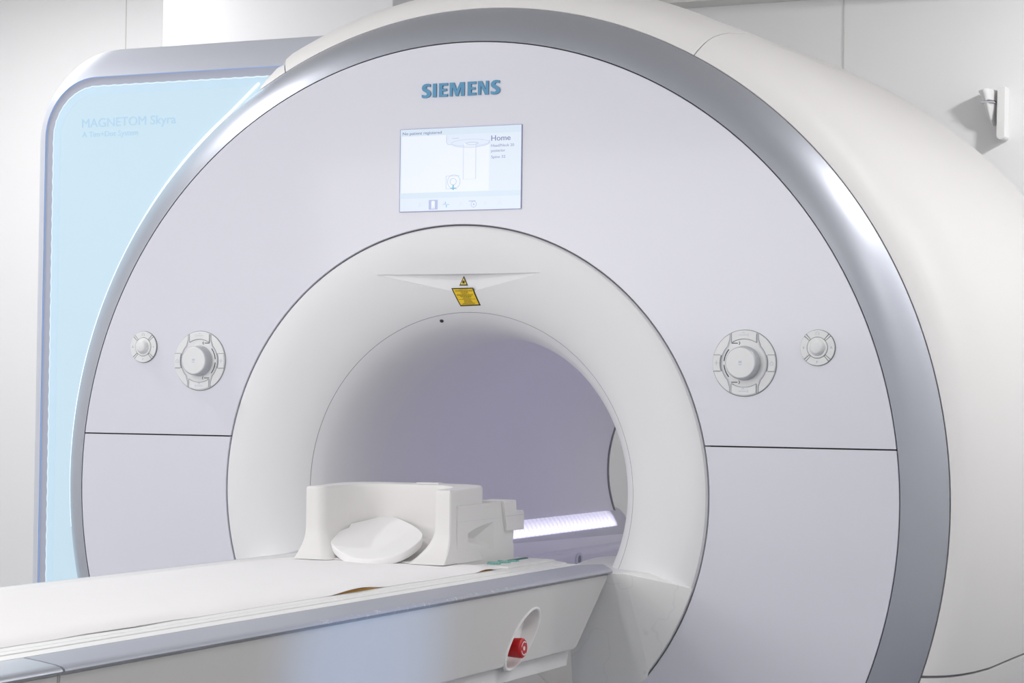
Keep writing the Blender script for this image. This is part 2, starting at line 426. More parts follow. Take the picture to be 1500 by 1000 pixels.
sgl = obj('guide_ledge', prism([(-.335, -.2135), (-.240, -.2135), (-.232, -.2185), (-.230, -.226), (-.230, -.30), (-.335, -.30)], 'y', .30, 1.9, .0015), M['ledge'], sc, ang=40)
b = prism(arc(1.262, -.2375, .020, 0, 360, 28, 1.25)[:-1], 'x', -.2305, -.2265, .001); obj('latch', b, M['rail'], sgl)
b = prism(arc(1.262, -.2375, .012, 0, 360, 24, .8)[:-1], 'x', -.2275, -.2255); obj('latch', b, M['seam'], sgl)
obj('tunnel_floor', prism([(-.24, -.262), (.24, -.262), (.27, -.235), (-.27, -.235)][:2] + [(.235, -.275), (-.235, -.275)], 'y', .05, 1.85), M['ledge'], sc)
# docking shelf right of the couch, inside the mouth
sh = [(.300, -.045), (.404, -.048), (.415, -.052), (.43, .03), (.405, .12), (.372, .20), (.345, .30), (.335, .46), (.235, .46), (.205, .40), (.198, .34), (.212, .24), (.245, .10), (.28, .0)]
obj('docking_shelf', prism(sh, 'z', -.19, -.1571, .0015), M['white'], sc, ang=40, label='white shelf beside the couch end')
obj('docking_shelf', prism([(-x, y) for x, y in sh[::-1]], 'z', -.19, -.1571, .0015), M['white'], sc, ang=40)
# faceted fairing below the mouth, both sides
def fairing(s):
    P1 = Vector((.428, -.062, -.1572)); T = (.462, .008, -.1585)
    bm = bm_new(); V = lambda p: bm.verts.new((s * p[0], p[1], p[2]))
    arcs = [Vector((.5895 * math.cos(rad(a)), -.0036 - .0022 * (1 - abs(a + 26.5) / 11.7), .5895 * math.sin(rad(a)))) for a in (-18.4, -21.0, -23.8, -26.5, -30, -34, -38.2)]
    Q2 = arcs[-1]; nn = (Q2 - P1).cross(Vector((.300, .002, -.45)) - P1)
    C = lambda x, z: Vector((x, P1.y - (nn.x * (x - P1.x) + nn.z * (z - P1.z)) / nn.y, z))   # a point of the receding facet
    p1 = V(P1); A = [V(p) for p in arcs]; t = V(T)
    for a, b_ in zip(A, A[1:]): bm.faces.new((p1, a, b_))
    s1 = V(C(.30, -.1590)); e1 = V(C(.40, -.62)); e2 = V(C(.28, -.75))
    rim_ = [Vector((.5905 * math.cos(rad(a)), .004, .5905 * math.sin(rad(a)))) for a in (-37.9, -42, -46, -50, -55, -60)]
    ra = [V(p) for p in rim_]; rb = [V(C(p.x * .985, p.z * .985) + Vector((0, .004, 0))) for p in rim_]
    for k in range(len(ra) - 1): bm.faces.new((ra[k], ra[k + 1], rb[k + 1], rb[k]))
    bm.faces.new((p1, A[-1], e1, e2, s1)); t2 = V((.525, -.0055, -.1765)); sb = V((.40, .06, -.1572))
    bm.faces.new((p1, s1, sb)); bm.faces.new((p1, sb, t)); bm.faces.new((p1, t, t2)); bm.faces.new((p1, t2, A[0]))
    return bm
obj('fairing', fairing(1), M['fairing'], sc, smooth=False, label='faceted white fairing under the tunnel mouth with a dried water mark')
obj('fairing', fairing(-1), M['fairing'], sc, smooth=False)

# maker's lettering
def block_letters(x0, x1, z, h, ya, yb):
    """heavy sans capitals S I E M E N S, drawn as outlines"""
    W_ = x1 - x0; k = .046; bm = bm_new()
    def poly(P): merge(bm, prism([(x0 + u * W_, z + v * h) for u, v in P], 'y', ya, yb))
    def E(a, b_): poly([(a, 0), (b_, 0), (b_, .185), (a + k, .185), (a + k, .41), (b_ - .012, .41), (b_ - .012, .59), (a + k, .59), (a + k, .815), (b_, .815), (b_, 1), (a, 1)])
    def S(a, b_):
        w_ = b_ - a
        outer = [(0, .02), (.18, -.015), (.45, -.02), (.72, .015), (.92, .12), (1.0, .28), (.94, .43), (.78, .53), (.56, .62), (.46, .68), (.43, .74), (.48, .80), (.60, .825), (.78, .81), (.93, .775), (.93, .985), (.74, 1.015), (.52, 1.02), (.28, .985), (.08, .88), (.0, .72), (.05, .57), (.2, .47), (.42, .38), (.53, .32), (.57, .26), (.53, .20), (.40, .175), (.2, .19), (0, .235)]
        poly([(a + u * w_, v) for u, v in outer])
    S(0, .118); poly([(.142, 0), (.188, 0), (.188, 1), (.142, 1)]); E(.223, .333)
    a, b_ = .359, .547; m_ = (a + b_) / 2
    poly([(a, 0), (a + .034, 0), (a + .036, .66), (m_ - .016, 0), (m_ + .016, 0), (b_ - .046, .66), (b_ - .044, 0), (b_, 0), (b_, 1), (b_ - .056, 1), (m_, .42), (a + .056, 1), (a, 1)])
    E(.588, .696)
    a, b_ = .720, .854
    poly([(a, 0), (a + .036, 0), (a + .036, .66), (b_ - .044, 0), (b_, 0), (b_, 1), (b_ - .036, 1), (b_ - .036, .38), (a + .046, 1), (a, 1)])
    S(.882, 1.0)
    return bm
obj('brand_lettering', block_letters(-.0945, .0990, .8795, .0305, -.0032, -.0002), M['brand'], sc, label='raised blue capital letters SIEMENS', smooth=False)

# display
X0, X1, Z0, Z1 = -.1462, .1518, .6252, .8092
W, HH = X1 - X0, Z1 - Z0
disp = obj('display_screen', box(X0, X1, -.0022, .004, Z0, Z1), M['scr'], sc, smooth=False, label='pale blue lit touch display')
def U(u): return X0 + u * W
def Vv(v): return Z1 - v * HH
ys = -.0022
fr = bm_new()
for q in ((X0 - .0014, X0, Z0 - .0014, Z1 + .001), (X1, X1 + .0012, Z0 - .0014, Z1 + .001)): merge(fr, box(q[0], q[1], -.0028, .004, q[2], q[3]))
for q in ((X0, X1, Z0 - .0014, Z0), (X0, X1, Z1, Z1 + .001)): merge(fr, box(q[0], q[1], -.0028, .004, q[2], q[3]))
obj('bezel', fr, M['scr_edge'], disp, smooth=False)
obj('screen_bar', rect(U(0), U(1), Vv(.085), Vv(.0), ys), M['scr_bar'], disp, smooth=False)
obj('screen_image', rect(U(.012), U(.742), Vv(.775), Vv(.085), ys), M['scr_mid'], disp, smooth=False)
obj('screen_bar', rect(U(0), U(1), Vv(.845), Vv(.78), ys), M['scr_bar'], disp, smooth=False)
y2 = ys - .0006
obj('screen_text', text_bm('No patient registered', U(.018), U(.345), Vv(.066), .0066, y2 + .0001, .0005), M['scr_text'], disp, smooth=False)
obj('screen_text', text_bm('Home', U(.756), U(.912), Vv(.178), .0122, ys, .0007), M['scr_text'], disp, smooth=False)
obj('screen_text', text_bm('Head/Neck 20', U(.756), U(.942), Vv(.252), .0062, ys, .0007), M['scr_text2'], disp, smooth=False)
obj('screen_text', text_bm('posterior', U(.756), U(.870), Vv(.313), .0062, ys, .0007), M['scr_text2'], disp, smooth=False)
obj('screen_text', text_bm('Spine 32', U(.756), U(.872), Vv(.388), .0062, ys, .0007), M['scr_text2'], disp, smooth=False)
# picture of a scanner seen from above
sp = [(U(.388), Vv(.087)), (U(.388), Vv(.175)), (U(.398), Vv(.20)), (U(.415), Vv(.208))] + [(U(.585 + .158 * math.cos(rad(a))), Vv(.195 + .052 * math.sin(rad(a)))) for a in range(170, 9, -10)] + [(U(.742), Vv(.17)), (U(.742), Vv(.087))]
obj('screen_drawing', prism(sp, 'y', y2 - .0002, ys), M['scr_shape'], disp, smooth=False)
b = strip2d(sp[:-1], .0011, y2 - .0002); strip2d([(U(.585 + .155 * math.cos(rad(a))), Vv(.19 + .04 * math.sin(rad(a)))) for a in range(0, 360, 10)], .0008, y2 - .0002, True, b)
strip2d([(U(.60 + .05 * math.cos(rad(a))), Vv(.20 + .014 * math.sin(rad(a)))) for a in range(0, 360, 15)], .0016, y2 - .0002, True, b)
strip2d([(U(.435), Vv(.132)), (U(.49), Vv(.130))], .0014, y2 - .0002, False, b)
obj('screen_drawing', b, M['scr_line'], disp, smooth=False)
b = rect(U(.53), U(.632), Vv(.63), Vv(.198), y2 - .0004, .0003); obj('screen_drawing', b, M['scr_mid'], disp, smooth=False)
obj('screen_drawing', strip2d([(U(.53), Vv(.205)), (U(.53), Vv(.63)), (U(.632), Vv(.63)), (U(.632), Vv(.205))], .0008, y2 - .0007, False), M['scr_line'], disp, smooth=False)
# little front-view icon
b = strip2d([(U(.50), Vv(.585)), (U(.388), Vv(.585)), (U(.388), Vv(.742)), (U(.48), Vv(.742))], .0011, y2, False)
strip2d([(U(.452) + .0155 * math.cos(rad(a)), Vv(.655) + .0155 * math.sin(rad(a))) for a in range(0, 360, 10)], .0010, y2, True, b)
strip2d([(U(.447) + .0075 * math.cos(rad(a)), Vv(.655) + .0075 * math.sin(rad(a))) for a in range(0, 360, 15)], .0012, y2, True, b)
obj('screen_icon', b, M['scr_line'], disp, smooth=False)
b = rect(U(.442), U(.453), Vv(.755), Vv(.69), y2 - .0003); merge(b, rect(U(.425), U(.472), Vv(.742), Vv(.728), y2 - .0003)); obj('screen_icon', b, M['scr_cyan'], disp, smooth=False)
# toolbar
obj('screen_icon', rect(U(.245), U(.318), Vv(.985), Vv(.868), ys), M['scr_blue'], disp, smooth=False)
obj('screen_icon', prism([(U(.268), Vv(.975)), (U(.266), Vv(.89)), (U(.273), Vv(.88)), (U(.290), Vv(.88)), (U(.297), Vv(.89)), (U(.295), Vv(.975)), (U(.284), Vv(.975)), (U(.2815), Vv(.93)), (U(.279), Vv(.975))], 'y', y2 - .0004, y2), M['scr_mid'], disp, smooth=False)
obj('screen_icon', strip2d([(U(.362), Vv(.925)), (U(.376), Vv(.925)), (U(.383), Vv(.895)), (U(.392), Vv(.965)), (U(.398), Vv(.925)), (U(.415), Vv(.93))], .0012, ys), M['scr_cyan'], disp, smooth=False)
obj('screen_icon', rect(U(.578), U(.632), Vv(.900), Vv(.890), ys), M['scr_blue'], disp, smooth=False)
b = bm_new(); strip2d([(U(.618) + .0065 * math.cos(rad(a)), Vv(.935) + .0065 * math.sin(rad(a))) for a in range(0, 360, 15)], .0008, ys, True, b); merge(b, prism([(U(.614), Vv(.95)), (U(.614), Vv(.92)), (U(.626), Vv(.935))], 'y', ys - .0006, ys)); obj('screen_icon', b, M['scr_blue'], disp, smooth=False)
for u in (.16, .50, .70, .82):
    obj('screen_icon', strip2d([(U(u), Vv(.95)), (U(u + .012), Vv(.90)), (U(u + .024), Vv(.95))], .0008, ys), M['scr_bar'], disp, smooth=False)

# laser warning stickers in the notch
def tilt_plate(bm, co, ax, ay):
    bm.transform(Matrix.Translation(co) @ Matrix.Rotation(ax, 4, 'X')); return bm
tri = [(0, .0122), (-.0106, -.0084), (.0106, -.0084)]
TA = 0; Tc = (.0030, .0240, .4672)
s1 = obj('warning_sticker', tilt_plate(prism([(x, z * 1.02) for x, z in tri], 'y', -.0006, .0012), Tc, TA, 0), M['black'], sc, smooth=False, label='yellow laser warning triangle')
obj('sticker_face', tilt_plate(prism([(x * .70, z * .70) for x, z in tri], 'y', -.0009, .0006), Tc, TA, 0), M['yellow'], s1, smooth=False)
b = prism(arc(0, -.0006, .0028, 0, 360, 16)[:-1], 'y', -.0013, -.0006)
for k in range(8):
    a = rad(k * 45); merge(b, prism([(.0044 * math.cos(a + .12), -.0006 + .0044 * math.sin(a + .12)), (.0044 * math.cos(a - .12), -.0006 + .0044 * math.sin(a - .12)), (.002 * math.cos(a - .3), -.0006 + .002 * math.sin(a - .3)), (.002 * math.cos(a + .3), -.0006 + .002 * math.sin(a + .3))], 'y', -.0011, -.0006))
obj('sticker_mark', tilt_plate(b, Tc, TA, 0), M['black'], s1, smooth=False)

# ------------------------------------------------------------------ control dials on the front
def ring_sector(cx, cz, r0, r1, a0, a1, y0, y1, n=16, bev=.0006):
    pts = arc(cx, cz, r1, a0, a1, n) + arc(cx, cz, r0, a1, a0, n)
    return prism(pts, 'y', y0, y1, bev, 1)
def control_dial(cx, cz, s, label):
    """s=+1: scale arc on the left of the knob (right-hand dial); s=-1 mirrored"""
    R = .0695; y = -.0045
    pl = obj('control_dial', revolve([(0, y), (R - .003, y), (R - .0008, y + .0012), (R, .001), (0, .001)], n=72, closed=True, ctr=(cx, cz)), M['plate'], sc, label=label)
    obj('dial_gap', revolve([(R - .0004, -.0012), (R + .0008, -.0006), (R + .0008, .001), (R - .0004, .001)], n=72, closed=True, ctr=(cx, cz)), M['seam'], pl)
    f = lambda u, v: (cx + s * u * R, cz + v * R)
    # channels running over the plate beside the waist
    b = bm_new()
    for sg in (-1, 1):
        pts = [f(sg * (.42 + .005), .88)] + [f(sg * .43, .70)] + [f(sg * .70 * math.cos(rad(a)), .70 * math.sin(rad(a))) for a in range(44, -45, -4)] + [f(sg * .43, -.70), f(sg * .425, -.88)]
        strip2d(pts, .0030, y, False, b, .0004)
    obj('seam_line', b, M['rail'], pl, smooth=False)
    b = bm_new()
    for sg in (-1, 1):
        pts = [f(sg * .445, .885), f(sg * .455, .71)] + [f(sg * .725 * math.cos(rad(a)), .725 * math.sin(rad(a))) for a in range(44, -45, -4)] + [f(sg * .455, -.71), f(sg * .45, -.885)]
        strip2d(pts, .0010, y, False, b, .0006)
    obj('seam_line', b, M['seam'], pl, smooth=False)
    # four push buttons
    for v in (1, -1):
        pts = [f(.385 * t, v * math.sqrt(.965 ** 2 - (.385 * t) ** 2)) for t in [k / 8 - 1 for k in range(17)]] + [f(.385 * t, v * math.sqrt(.735 ** 2 - (.385 * t) ** 2) ) for t in [1 - k / 8 for k in range(17)]]
        ob = obj('button', prism(pts, 'y', y - .0016, y, .0007, 1), M['plate'], pl)
        b = bm_new(); strip2d([f(.385 * t * 1.02, v * math.sqrt(.722 ** 2 - (.385 * t) ** 2)) for t in [1 - k / 8 for k in range(17)]], .0009, y, False, b, .0005)
        for e in (-1, 1): strip2d([f(e * .40, v * .90), f(e * .40, v * .62)], .0011, y, False, b, .0005)
        obj('seam_line', b, M['seam'], pl, smooth=False)
        b = bm_new(); strip2d([f(-.16, v * .845), f(.10, v * .845)], .0008, y - .0016, False, b, .0003); strip2d([f(-.06, v * .845 + .05), f(-.02, v * .845 + .10), f(.02, v * .845 + .05)], .0008, y - .0016, False, b, .0003); strip2d([f(.12, v * .80), f(.14, v * .845), f(.12, v * .89)], .0008, y - .0016, False, b, .0003)
        obj('button_mark', b, M['palemark' if v > 0 else 'bluemark'], pl, smooth=False)
    for sg in (1, -1):
        pts = [f(sg * math.sqrt(.985 ** 2 - (.235 * t) ** 2), .235 * t) for t in (-1, -.5, 0, .5, 1)] + [f(sg * math.sqrt(.765 ** 2 - (.235 * t) ** 2), .235 * t) for t in [1 - k / 8 for k in range(17)]]
        obj('button', prism(pts, 'y', y - .0014, y, .0006, 1), M['plate'], pl)
        b = bm_new()
        for e in (-1, 1): strip2d([f(sg * .975, e * .25), f(sg * .745, e * .25)], .0009, y, False, b, .0005)
        strip2d([f(sg * math.sqrt(.750 ** 2 - (.25 * t) ** 2), .25 * t) for t in [1 - k / 8 for k in range(17)]], .0011, y, False, b, .0005)
        obj('seam_line', b, M['seam'], pl, smooth=False)
        b = bm_new()
        if sg < 0: strip2d([f(-.93, 0), f(-.81, 0)], .0006, y - .0014, False, b, .0003); strip2d([f(-.87, .07), f(-.87, -.07)], .0006, y - .0014, False, b, .0003)
        else: strip2d([f(.82, 0), f(.87, .05), f(.92, 0), f(.92, -.06), f(.82, -.06)], .0006, y - .0014, True, b, .0003)
        obj('button_mark', b, M['bluemark'], pl, smooth=False)
    # scale arc and icons
    b = bm_new()
    strip2d([f(-.632 * math.cos(rad(a)), .632 * math.sin(rad(a))) for a in range(5, 43, 4)], .0020, y, False, b, .0004)
    strip2d([f(-.632 * math.cos(rad(a)), -.632 * math.sin(rad(a))) for a in range(5, 43, 4)], .0020, y, False, b, .0004)
    for v in (.60, -.575):
        strip2d([f(-.40, v), f(-.20, v)], .0016, y, False, b, .0004)
        strip2d([f(-.16, v - .05), f(-.13, v), f(-.16, v + .05)], .0014, y, False, b, .0004)
        strip2d([f(-.36, v + (.05 if v > 0 else -.05)), f(-.32, v + (.07 if v > 0 else -.07))], .0014, y, False, b, .0004)
    obj('dial_mark', b, M['mark'], pl, smooth=False)
    # knob
    kr = .0348
    prof = [(0, y), (kr + .0012, y), (kr + .0012, y - .002), (kr, y - .004), (kr - .0006, y - .0205), (kr - .0016, y - .0226), (kr - .0032, y - .0240)]
    kn = obj('knob', revolve(prof, n=72, closed=False, ctr=(cx, cz)), M['knob'], pl, ang=40, label='round silver-grey push-turn knob')
    obj('knob_cap', revolve([(kr - .0031, y - .0235), (kr - .0034, y - .0243), (kr - .0050, y - .0252), (0, y - .0256)], n=72, closed=False, ctr=(cx, cz)), M['plate'], pl, ang=25)
    b = bm_new(); yk = y - .0255
    for e in (-1, 1): strip2d([(cx + e * .0022, cz + .004), (cx + e * .0006, cz + .0018), (cx + e * .0022, cz - .0003)], .0006, yk, False, b, .0004); strip2d([(cx + e * .0026, cz + .004), (cx + e * .0026, cz - .0003)], .0006, yk, False, b, .0004)
    strip2d([(cx - .0038, cz - .0036), (cx + .0036, cz - .0036)], .0010, yk, False, b, .0004)
    obj('knob_mark', b, M['bluemark'], pl, smooth=False)
    return pl
control_dial(.6689, .2881, 1, 'right table control dial with knob and four buttons')
control_dial(-.6689, .2881, -1, 'left table control dial with knob and four buttons')

def comfort_dial(cx, cz, s, label):
    R = .0372; y = -.0035
    pl = obj('intercom_dial', revolve([(0, y + .001), (R, y + .001), (R + .0004, -.001), (R + .0004, .001), (0, .001)], n=56, closed=True, ctr=(cx, cz)), M['seam'], sc, label=label)
    for k in range(4):
        a = 90 * k
        obj('button', ring_sector(cx, cz, .60 * R, .985 * R, a - 39.5, a + 39.5, y - .001, y + .001, 14, .0006), M['plate'], pl)
        obj('spacer', ring_sector(cx, cz, .615 * R, .975 * R, a + 42.0, a + 48.0, y - .0006, y + .001, 3, .0003), M['plate'], pl)
    kn = obj('knob', revolve([(.575 * R, y + .001), (.575 * R, y - .0012), (.54 * R, y - .0022), (.46 * R, y - .0020), (.425 * R, y - .0035), (.39 * R, y - .0075), (.32 * R, y - .0112), (.27 * R, y - .0122), (.10 * R, y - .0124), (0, y - .0124)], n=48, ctr=(cx, cz)), M['plate'], pl, ang=35, label='small round white knob')
    yb = y - .001
    b = bm_new(); strip2d([(cx + .0034 * math.cos(rad(a)), cz + .79 * R + .0034 * math.sin(rad(a))) for a in range(-30, 211, 15)], .0008, yb, False, b, .0003)
    for e in (-1, 1): strip2d([(cx + e * .003, cz + .79 * R - .003), (cx + e * .003, cz + .79 * R - .0005)], .0014, yb, False, b, .0003)
    obj('button_mark', b, M['palemark'], pl, smooth=False)
    b = bm_new()
    merge(b, prism([(cx + s * .79 * R + r_ * math.cos(rad(a)), cz + r_ * math.sin(rad(a))) for k in range(3) for r_, a in ((.0034, 90 + 120 * k - 9), (.0034, 90 + 120 * k + 9), (.0007, 150 + 120 * k))], 'y', yb - .0003, yb))
    obj('button_mark', b, M['bluemark'], pl, smooth=False); b = bm_new()
    strip2d([(cx - s * .79 * R, cz + .002), (cx - s * .79 * R, cz - .002)], .0016, yb, False, b, .0003)
    obj('button_mark', b, M['bluemark'], pl, smooth=False); b = bm_new()
    strip2d([(cx - .0012, cz - .79 * R - .0025), (cx - .0012, cz - .79 * R + .0024), (cx + .0018, cz - .79 * R + .0015), (cx - .0010, cz - .79 * R + .0002)], .0008, yb, False, b, .0003)
    obj('button_mark', b, M['bluemark'], pl, smooth=False)
comfort_dial(.8266, .3205, 1, 'small right intercom dial with four segment buttons')
comfort_dial(-.8266, .3205, -1, 'small left intercom dial with four segment buttons')

# the rectangular warning sticker follows the curved inner flank of the funnel
def flank(r):  # y of funnel profile at radius r
    pr_ = sorted((a, b_) for a, b_ in FP[2:11])
    for (r0, y0), (r1, y1) in zip(pr_, pr_[1:]):
        if r0 <= r <= r1: return y0 + (y1 - y0) * (r - r0) / (r1 - r0)
    return pr_[0][1]
def sticker_y(z, x):
    return flank(max(math.hypot(x, z), .401)) + .0004
c0, c1, c2, c3 = (-.0245, .4530), (.0295, .4535), (.0375, .4150), (-.0135, .4135)   # tl, tr, br, bl
def sticker_grid(u0, u1, v0, v1, lift, nu=6, nv=10, thick=.0006):
    bm = bm_new(); g_ = []
    for j in range(nv + 1):
        row = []
        for i in range(nu + 1):
            u = u0 + (u1 - u0) * i / nu; v = v0 + (v1 - v0) * j / nv
            x = (c0[0] * (1 - u) + c1[0] * u) * (1 - v) + (c3[0] * (1 - u) + c2[0] * u) * v
            z = (c0[1] * (1 - u) + c1[1] * u) * (1 - v) + (c3[1] * (1 - u) + c2[1] * u) * v
            row.append(bm.verts.new((x, sticker_y(z, x) - lift, z)))
        g_.append(row)
    for j in range(nv):
        for i in range(nu): bm.faces.new((g_[j][i], g_[j][i + 1], g_[j + 1][i + 1], g_[j + 1][i]))
    r = bmesh.ops.extrude_face_region(bm, geom=bm.faces[:])
    for v in [q for q in r['geom'] if isinstance(q, bmesh.types.BMVert)]: v.co.y += thick
    return bm
s2 = obj('warning_sticker', sticker_grid(0, 1, 0, 1, .0012, thick=.0012), M['black'], sc, label='yellow rectangular laser warning sticker with fine print')
obj('sticker_face', sticker_grid(.055, .945, .06, .94, .0016), M['yellow'], s2)
b = bm_new()
rows = [(.32, .70), (.12, .93), (.12, .90), (.36, .68), (.33, .70), (.38, .62), (.12, .88), (.10, .86), (.24, .80), (.26, .76), (.34, .66), (.30, .72), (.10, .88), (.34, .66), (.30, .70), (.30, .70), (.28, .70), (.2, .8), (.14, .76)]
for k, (a, d) in enumerate(rows):
    v = .09 + k * .0445; x = a
    while x < d:
        w = random.uniform(.03, .09); merge(b, sticker_grid(x, min(d, x + w), v, v + .022, .0019, 1, 1, .0003)); x += w + .015
obj('sticker_mark', b, M['sticktext'], s2, smooth=False)

# ------------------------------------------------------------------ lit side panel on the left
gp = thing('lit_side_panel', (-1.0, .3, 0), 'pale blue backlit glass side panel in a rounded silver frame left of the scanner ring', 'light panel')
YG = .092
def round_path(x0, z1, r, n=14, xe=-.2, zb=-1.235):
    """open path: bottom left -> up -> rounded corner -> right"""
    return [(x0, zb)] + [(x0 + r - r * math.cos(rad(90) * i / n), z1 - r + r * math.sin(rad(90) * i / n)) for i in range(n + 1)] + [(xe, z1)]
# frame section stages: (inset amount from outer outline, y)
secs = [((-1.290, 1.0745, .235), .40)]
for d in (0, .003, .012, .024, .038, .052, .064, .075, .082, .0865):
    secs.append(((-1.290 + d * .1 / .0865, 1.0745 - d, .235 - d), .206 - .118 * d / .0865 - .011 * math.sin(PI * d / .0865)))
secs.append(((-1.190, .988, .1485), .40))
def xe_line(z): return -.582 + (z - .914) * (.071 / .088) + .022
def xe_at(z1, y):
    r = 1.08 + .01
    for (ra, ya), (rb, yb) in zip(CP[1:], CP[2:]):
        if ya <= y <= yb: r = ra + (rb - ra) * (y - ya) / (yb - ya)
    return -math.sqrt(max(.01, (r - .006) ** 2 - z1 ** 2))
bm = bm_new(); loops = []
for (x0, z1, r), y in secs:
    loops.append([bm.verts.new((x, y, z)) for x, z in round_path(x0, z1, r, xe=xe_line(z1))])
for A, B in zip(loops, loops[1:] + loops[:1]):
    for i in range(len(A) - 1): bm.faces.new((A[i], A[i + 1], B[i + 1], B[i]))
bm.faces.new([l[0] for l in loops]); bm.faces.new([l[-1] for l in loops][::-1])
obj('frame', bm, M['frame'], gp, ang=40, label='silver frame with a large rounded corner')
def path_band(a, b_, y0, y1, xe0=None):
    """flat band between two rounded paths"""
    bm = bm_new(); A = round_path(*a, xe=xe_line(a[1])); B = round_path(*b_, xe=xe_line(b_[1]))
    lay = [[bm.verts.new((x, y, z)) for x, z in P] for P, y in ((A, y0), (B, y0), (B, y1), (A, y1))]
    for P, Q in zip(lay, lay[1:] + lay[:1]):
        for i in range(len(P) - 1): bm.faces.new((P[i], P[i + 1], Q[i + 1], Q[i]))
    bm.faces.new([l[0] for l in lay]); bm.faces.new([l[-1] for l in lay][::-1])
    return bm
obj('light_line', path_band((-1.1905, .9885, .148), (-1.1891, .9871, .1469), .0905, .10), M['blueline'], gp, label='thin blue glowing line inside the frame')
obj('inner_strip', path_band((-1.1891, .9871, .1469), (-1.168, .9665, .126), .0918, .105), M['gapstrip'], gp, label='grey-violet strip between frame and glass')
def glass(x0, z1, r, y0, y1, rc):
    P = round_path(x0, z1, r, n=18, xe=-.45)[:-1]
    a0 = math.atan2(z1, -math.sqrt(rc * rc - z1 * z1)); zb = -1.20 if rc > 1.2 else -1.05
    a1 = 2 * PI + math.atan2(-1.06, -math.sqrt(max(0, rc * rc - 1.06 ** 2)))
    pts = P + [(rc * math.cos(a0 + (a1 - a0) * i / 90), rc * math.sin(a0 + (a1 - a0) * i / 90)) for i in range(91)] + [(-.25, -1.235)]
    return prism(pts, 'y', y0, y1)
obj('glass_pane', glass(-1.168, .9665, .126, .0905, .15, 1.076), M['glass'], gp, smooth=False, label='pale blue glowing glass')
# wavy edge highlight drawn as a glowing strip, and the broader tinted edge inside it
def wavy(path, amp, k):
    out = []
    for i in range(len(path) - 1):
        a, b_ = Vector(path[i]), Vector(path[i + 1]); n = max(1, int((b_ - a).length / .006))
        for j in range(n):
            p = a.lerp(b_, j / n); d = (b_ - a).normalized(); nn = Vector((-d.y, d.x))
            out.append(tuple(p + nn * amp * math.sin(k * (p.x + p.y) * 1.0)))
    return out
rim_path = round_path(-1.1665, .965, .125, n=18, xe=-.545)
obj('glass_rim', strip2d(wavy(rim_path, .0008, 200), .0030, .0905, False, None, .0006), M['whiteline'] if False else mat('glass_rim_glow', (.4, .45, .48), .3, emit=sr(205, 231, 244), estr=.62), gp, smooth=False)
obj('glass_rim', strip2d(wavy(round_path(-1.1545, .953, .113, n=18, xe=-.56), .0012, 150), .018, .0905, False, None, .0003), M['glassrim'], gp, smooth=False, label='slightly deeper blue edge of the glass')
# light tube following the scanner ring
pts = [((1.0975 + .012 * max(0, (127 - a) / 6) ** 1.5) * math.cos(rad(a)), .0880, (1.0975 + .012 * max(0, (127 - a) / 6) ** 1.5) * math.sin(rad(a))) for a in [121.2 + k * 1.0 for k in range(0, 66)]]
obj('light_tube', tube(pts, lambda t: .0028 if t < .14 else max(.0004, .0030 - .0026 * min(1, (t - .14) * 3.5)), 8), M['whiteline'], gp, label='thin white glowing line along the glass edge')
# lettering
obj('panel_lettering', text_bm('MAGNETOM Skyra', -1.0815, -.8075, .8640, .0225, .0900, .0006, bold=0), M['glassletter'], gp, smooth=False)
obj('panel_lettering', text_bm('A Tim+Dot System', -1.0805, -.916, .8402, .0138, .0900, .0006, bold=0), M['glassletter'], gp, smooth=False)
b = prism([(-1.286, -1.235), (-1.286, .87), (-1.25, .98), (-1.15, 1.055), (-1.05, 1.068), (-.56, 1.068), (-.72, .94), (-.9, .77), (-1.05, .55), (-1.15, .3), (-1.19, 0), (-1.15, -.33), (-1.05, -.6), (-.85, -.9), (-.6, -1.1), (-.6, -1.235)][::-1], 'y', .236, .50, .004)
obj('housing', b, M['cover'], gp, ang=40)

# ------------------------------------------------------------------ patient couch
tb = thing('patient_table', (0, -1.4, 0), 'long white patient table with grey side trim leading into the scanner tunnel', 'patient table')
YE = -3.05; ZT = -.1392
obj('table_top', prism([(-.332, -.162), (.332, -.162), (.332, ZT - .0012), (.3035, ZT - .0012), (.3030, ZT - .003), (.3005, ZT - .003), (.3000, ZT), (.2795, ZT), (.2790, ZT - .002), (.2770, ZT - .002), (.2765, ZT)] +
    [(-.2765, ZT), (-.2770, ZT - .002), (-.2790, ZT - .002), (-.2795, ZT), (-.3000, ZT), (-.3005, ZT - .003), (-.3030, ZT - .003), (-.3035, ZT - .0012), (-.332, ZT - .0012)], 'y', YE, -.075), M['white'], tb, ang=25, label='white table top with two fine guide grooves')
cr = [(-.297, -.077)] + [(.297, -.077)] + [(.297, -.060), (.27, -.035), (.235, .002), (.19, .020), (.10, .030), (0, .033), (-.10, .030), (-.19, .020), (-.235, .002), (-.27, -.035), (-.297, -.060)]
obj('carriage', prism(cr, 'z', -.168, ZT, .002), M['white'], tb, ang=35, label='rounded head end of the sliding table top')
SEC = [(.331, -.160), (.331, -.1415), (.3345, -.1405), (.360, -.1432), (.385, -.1468), (.394, -.1488), (.3985, -.1516), (.3995, -.1545), (.398, -.1570), (.394, -.1585), (.385, -.160)]
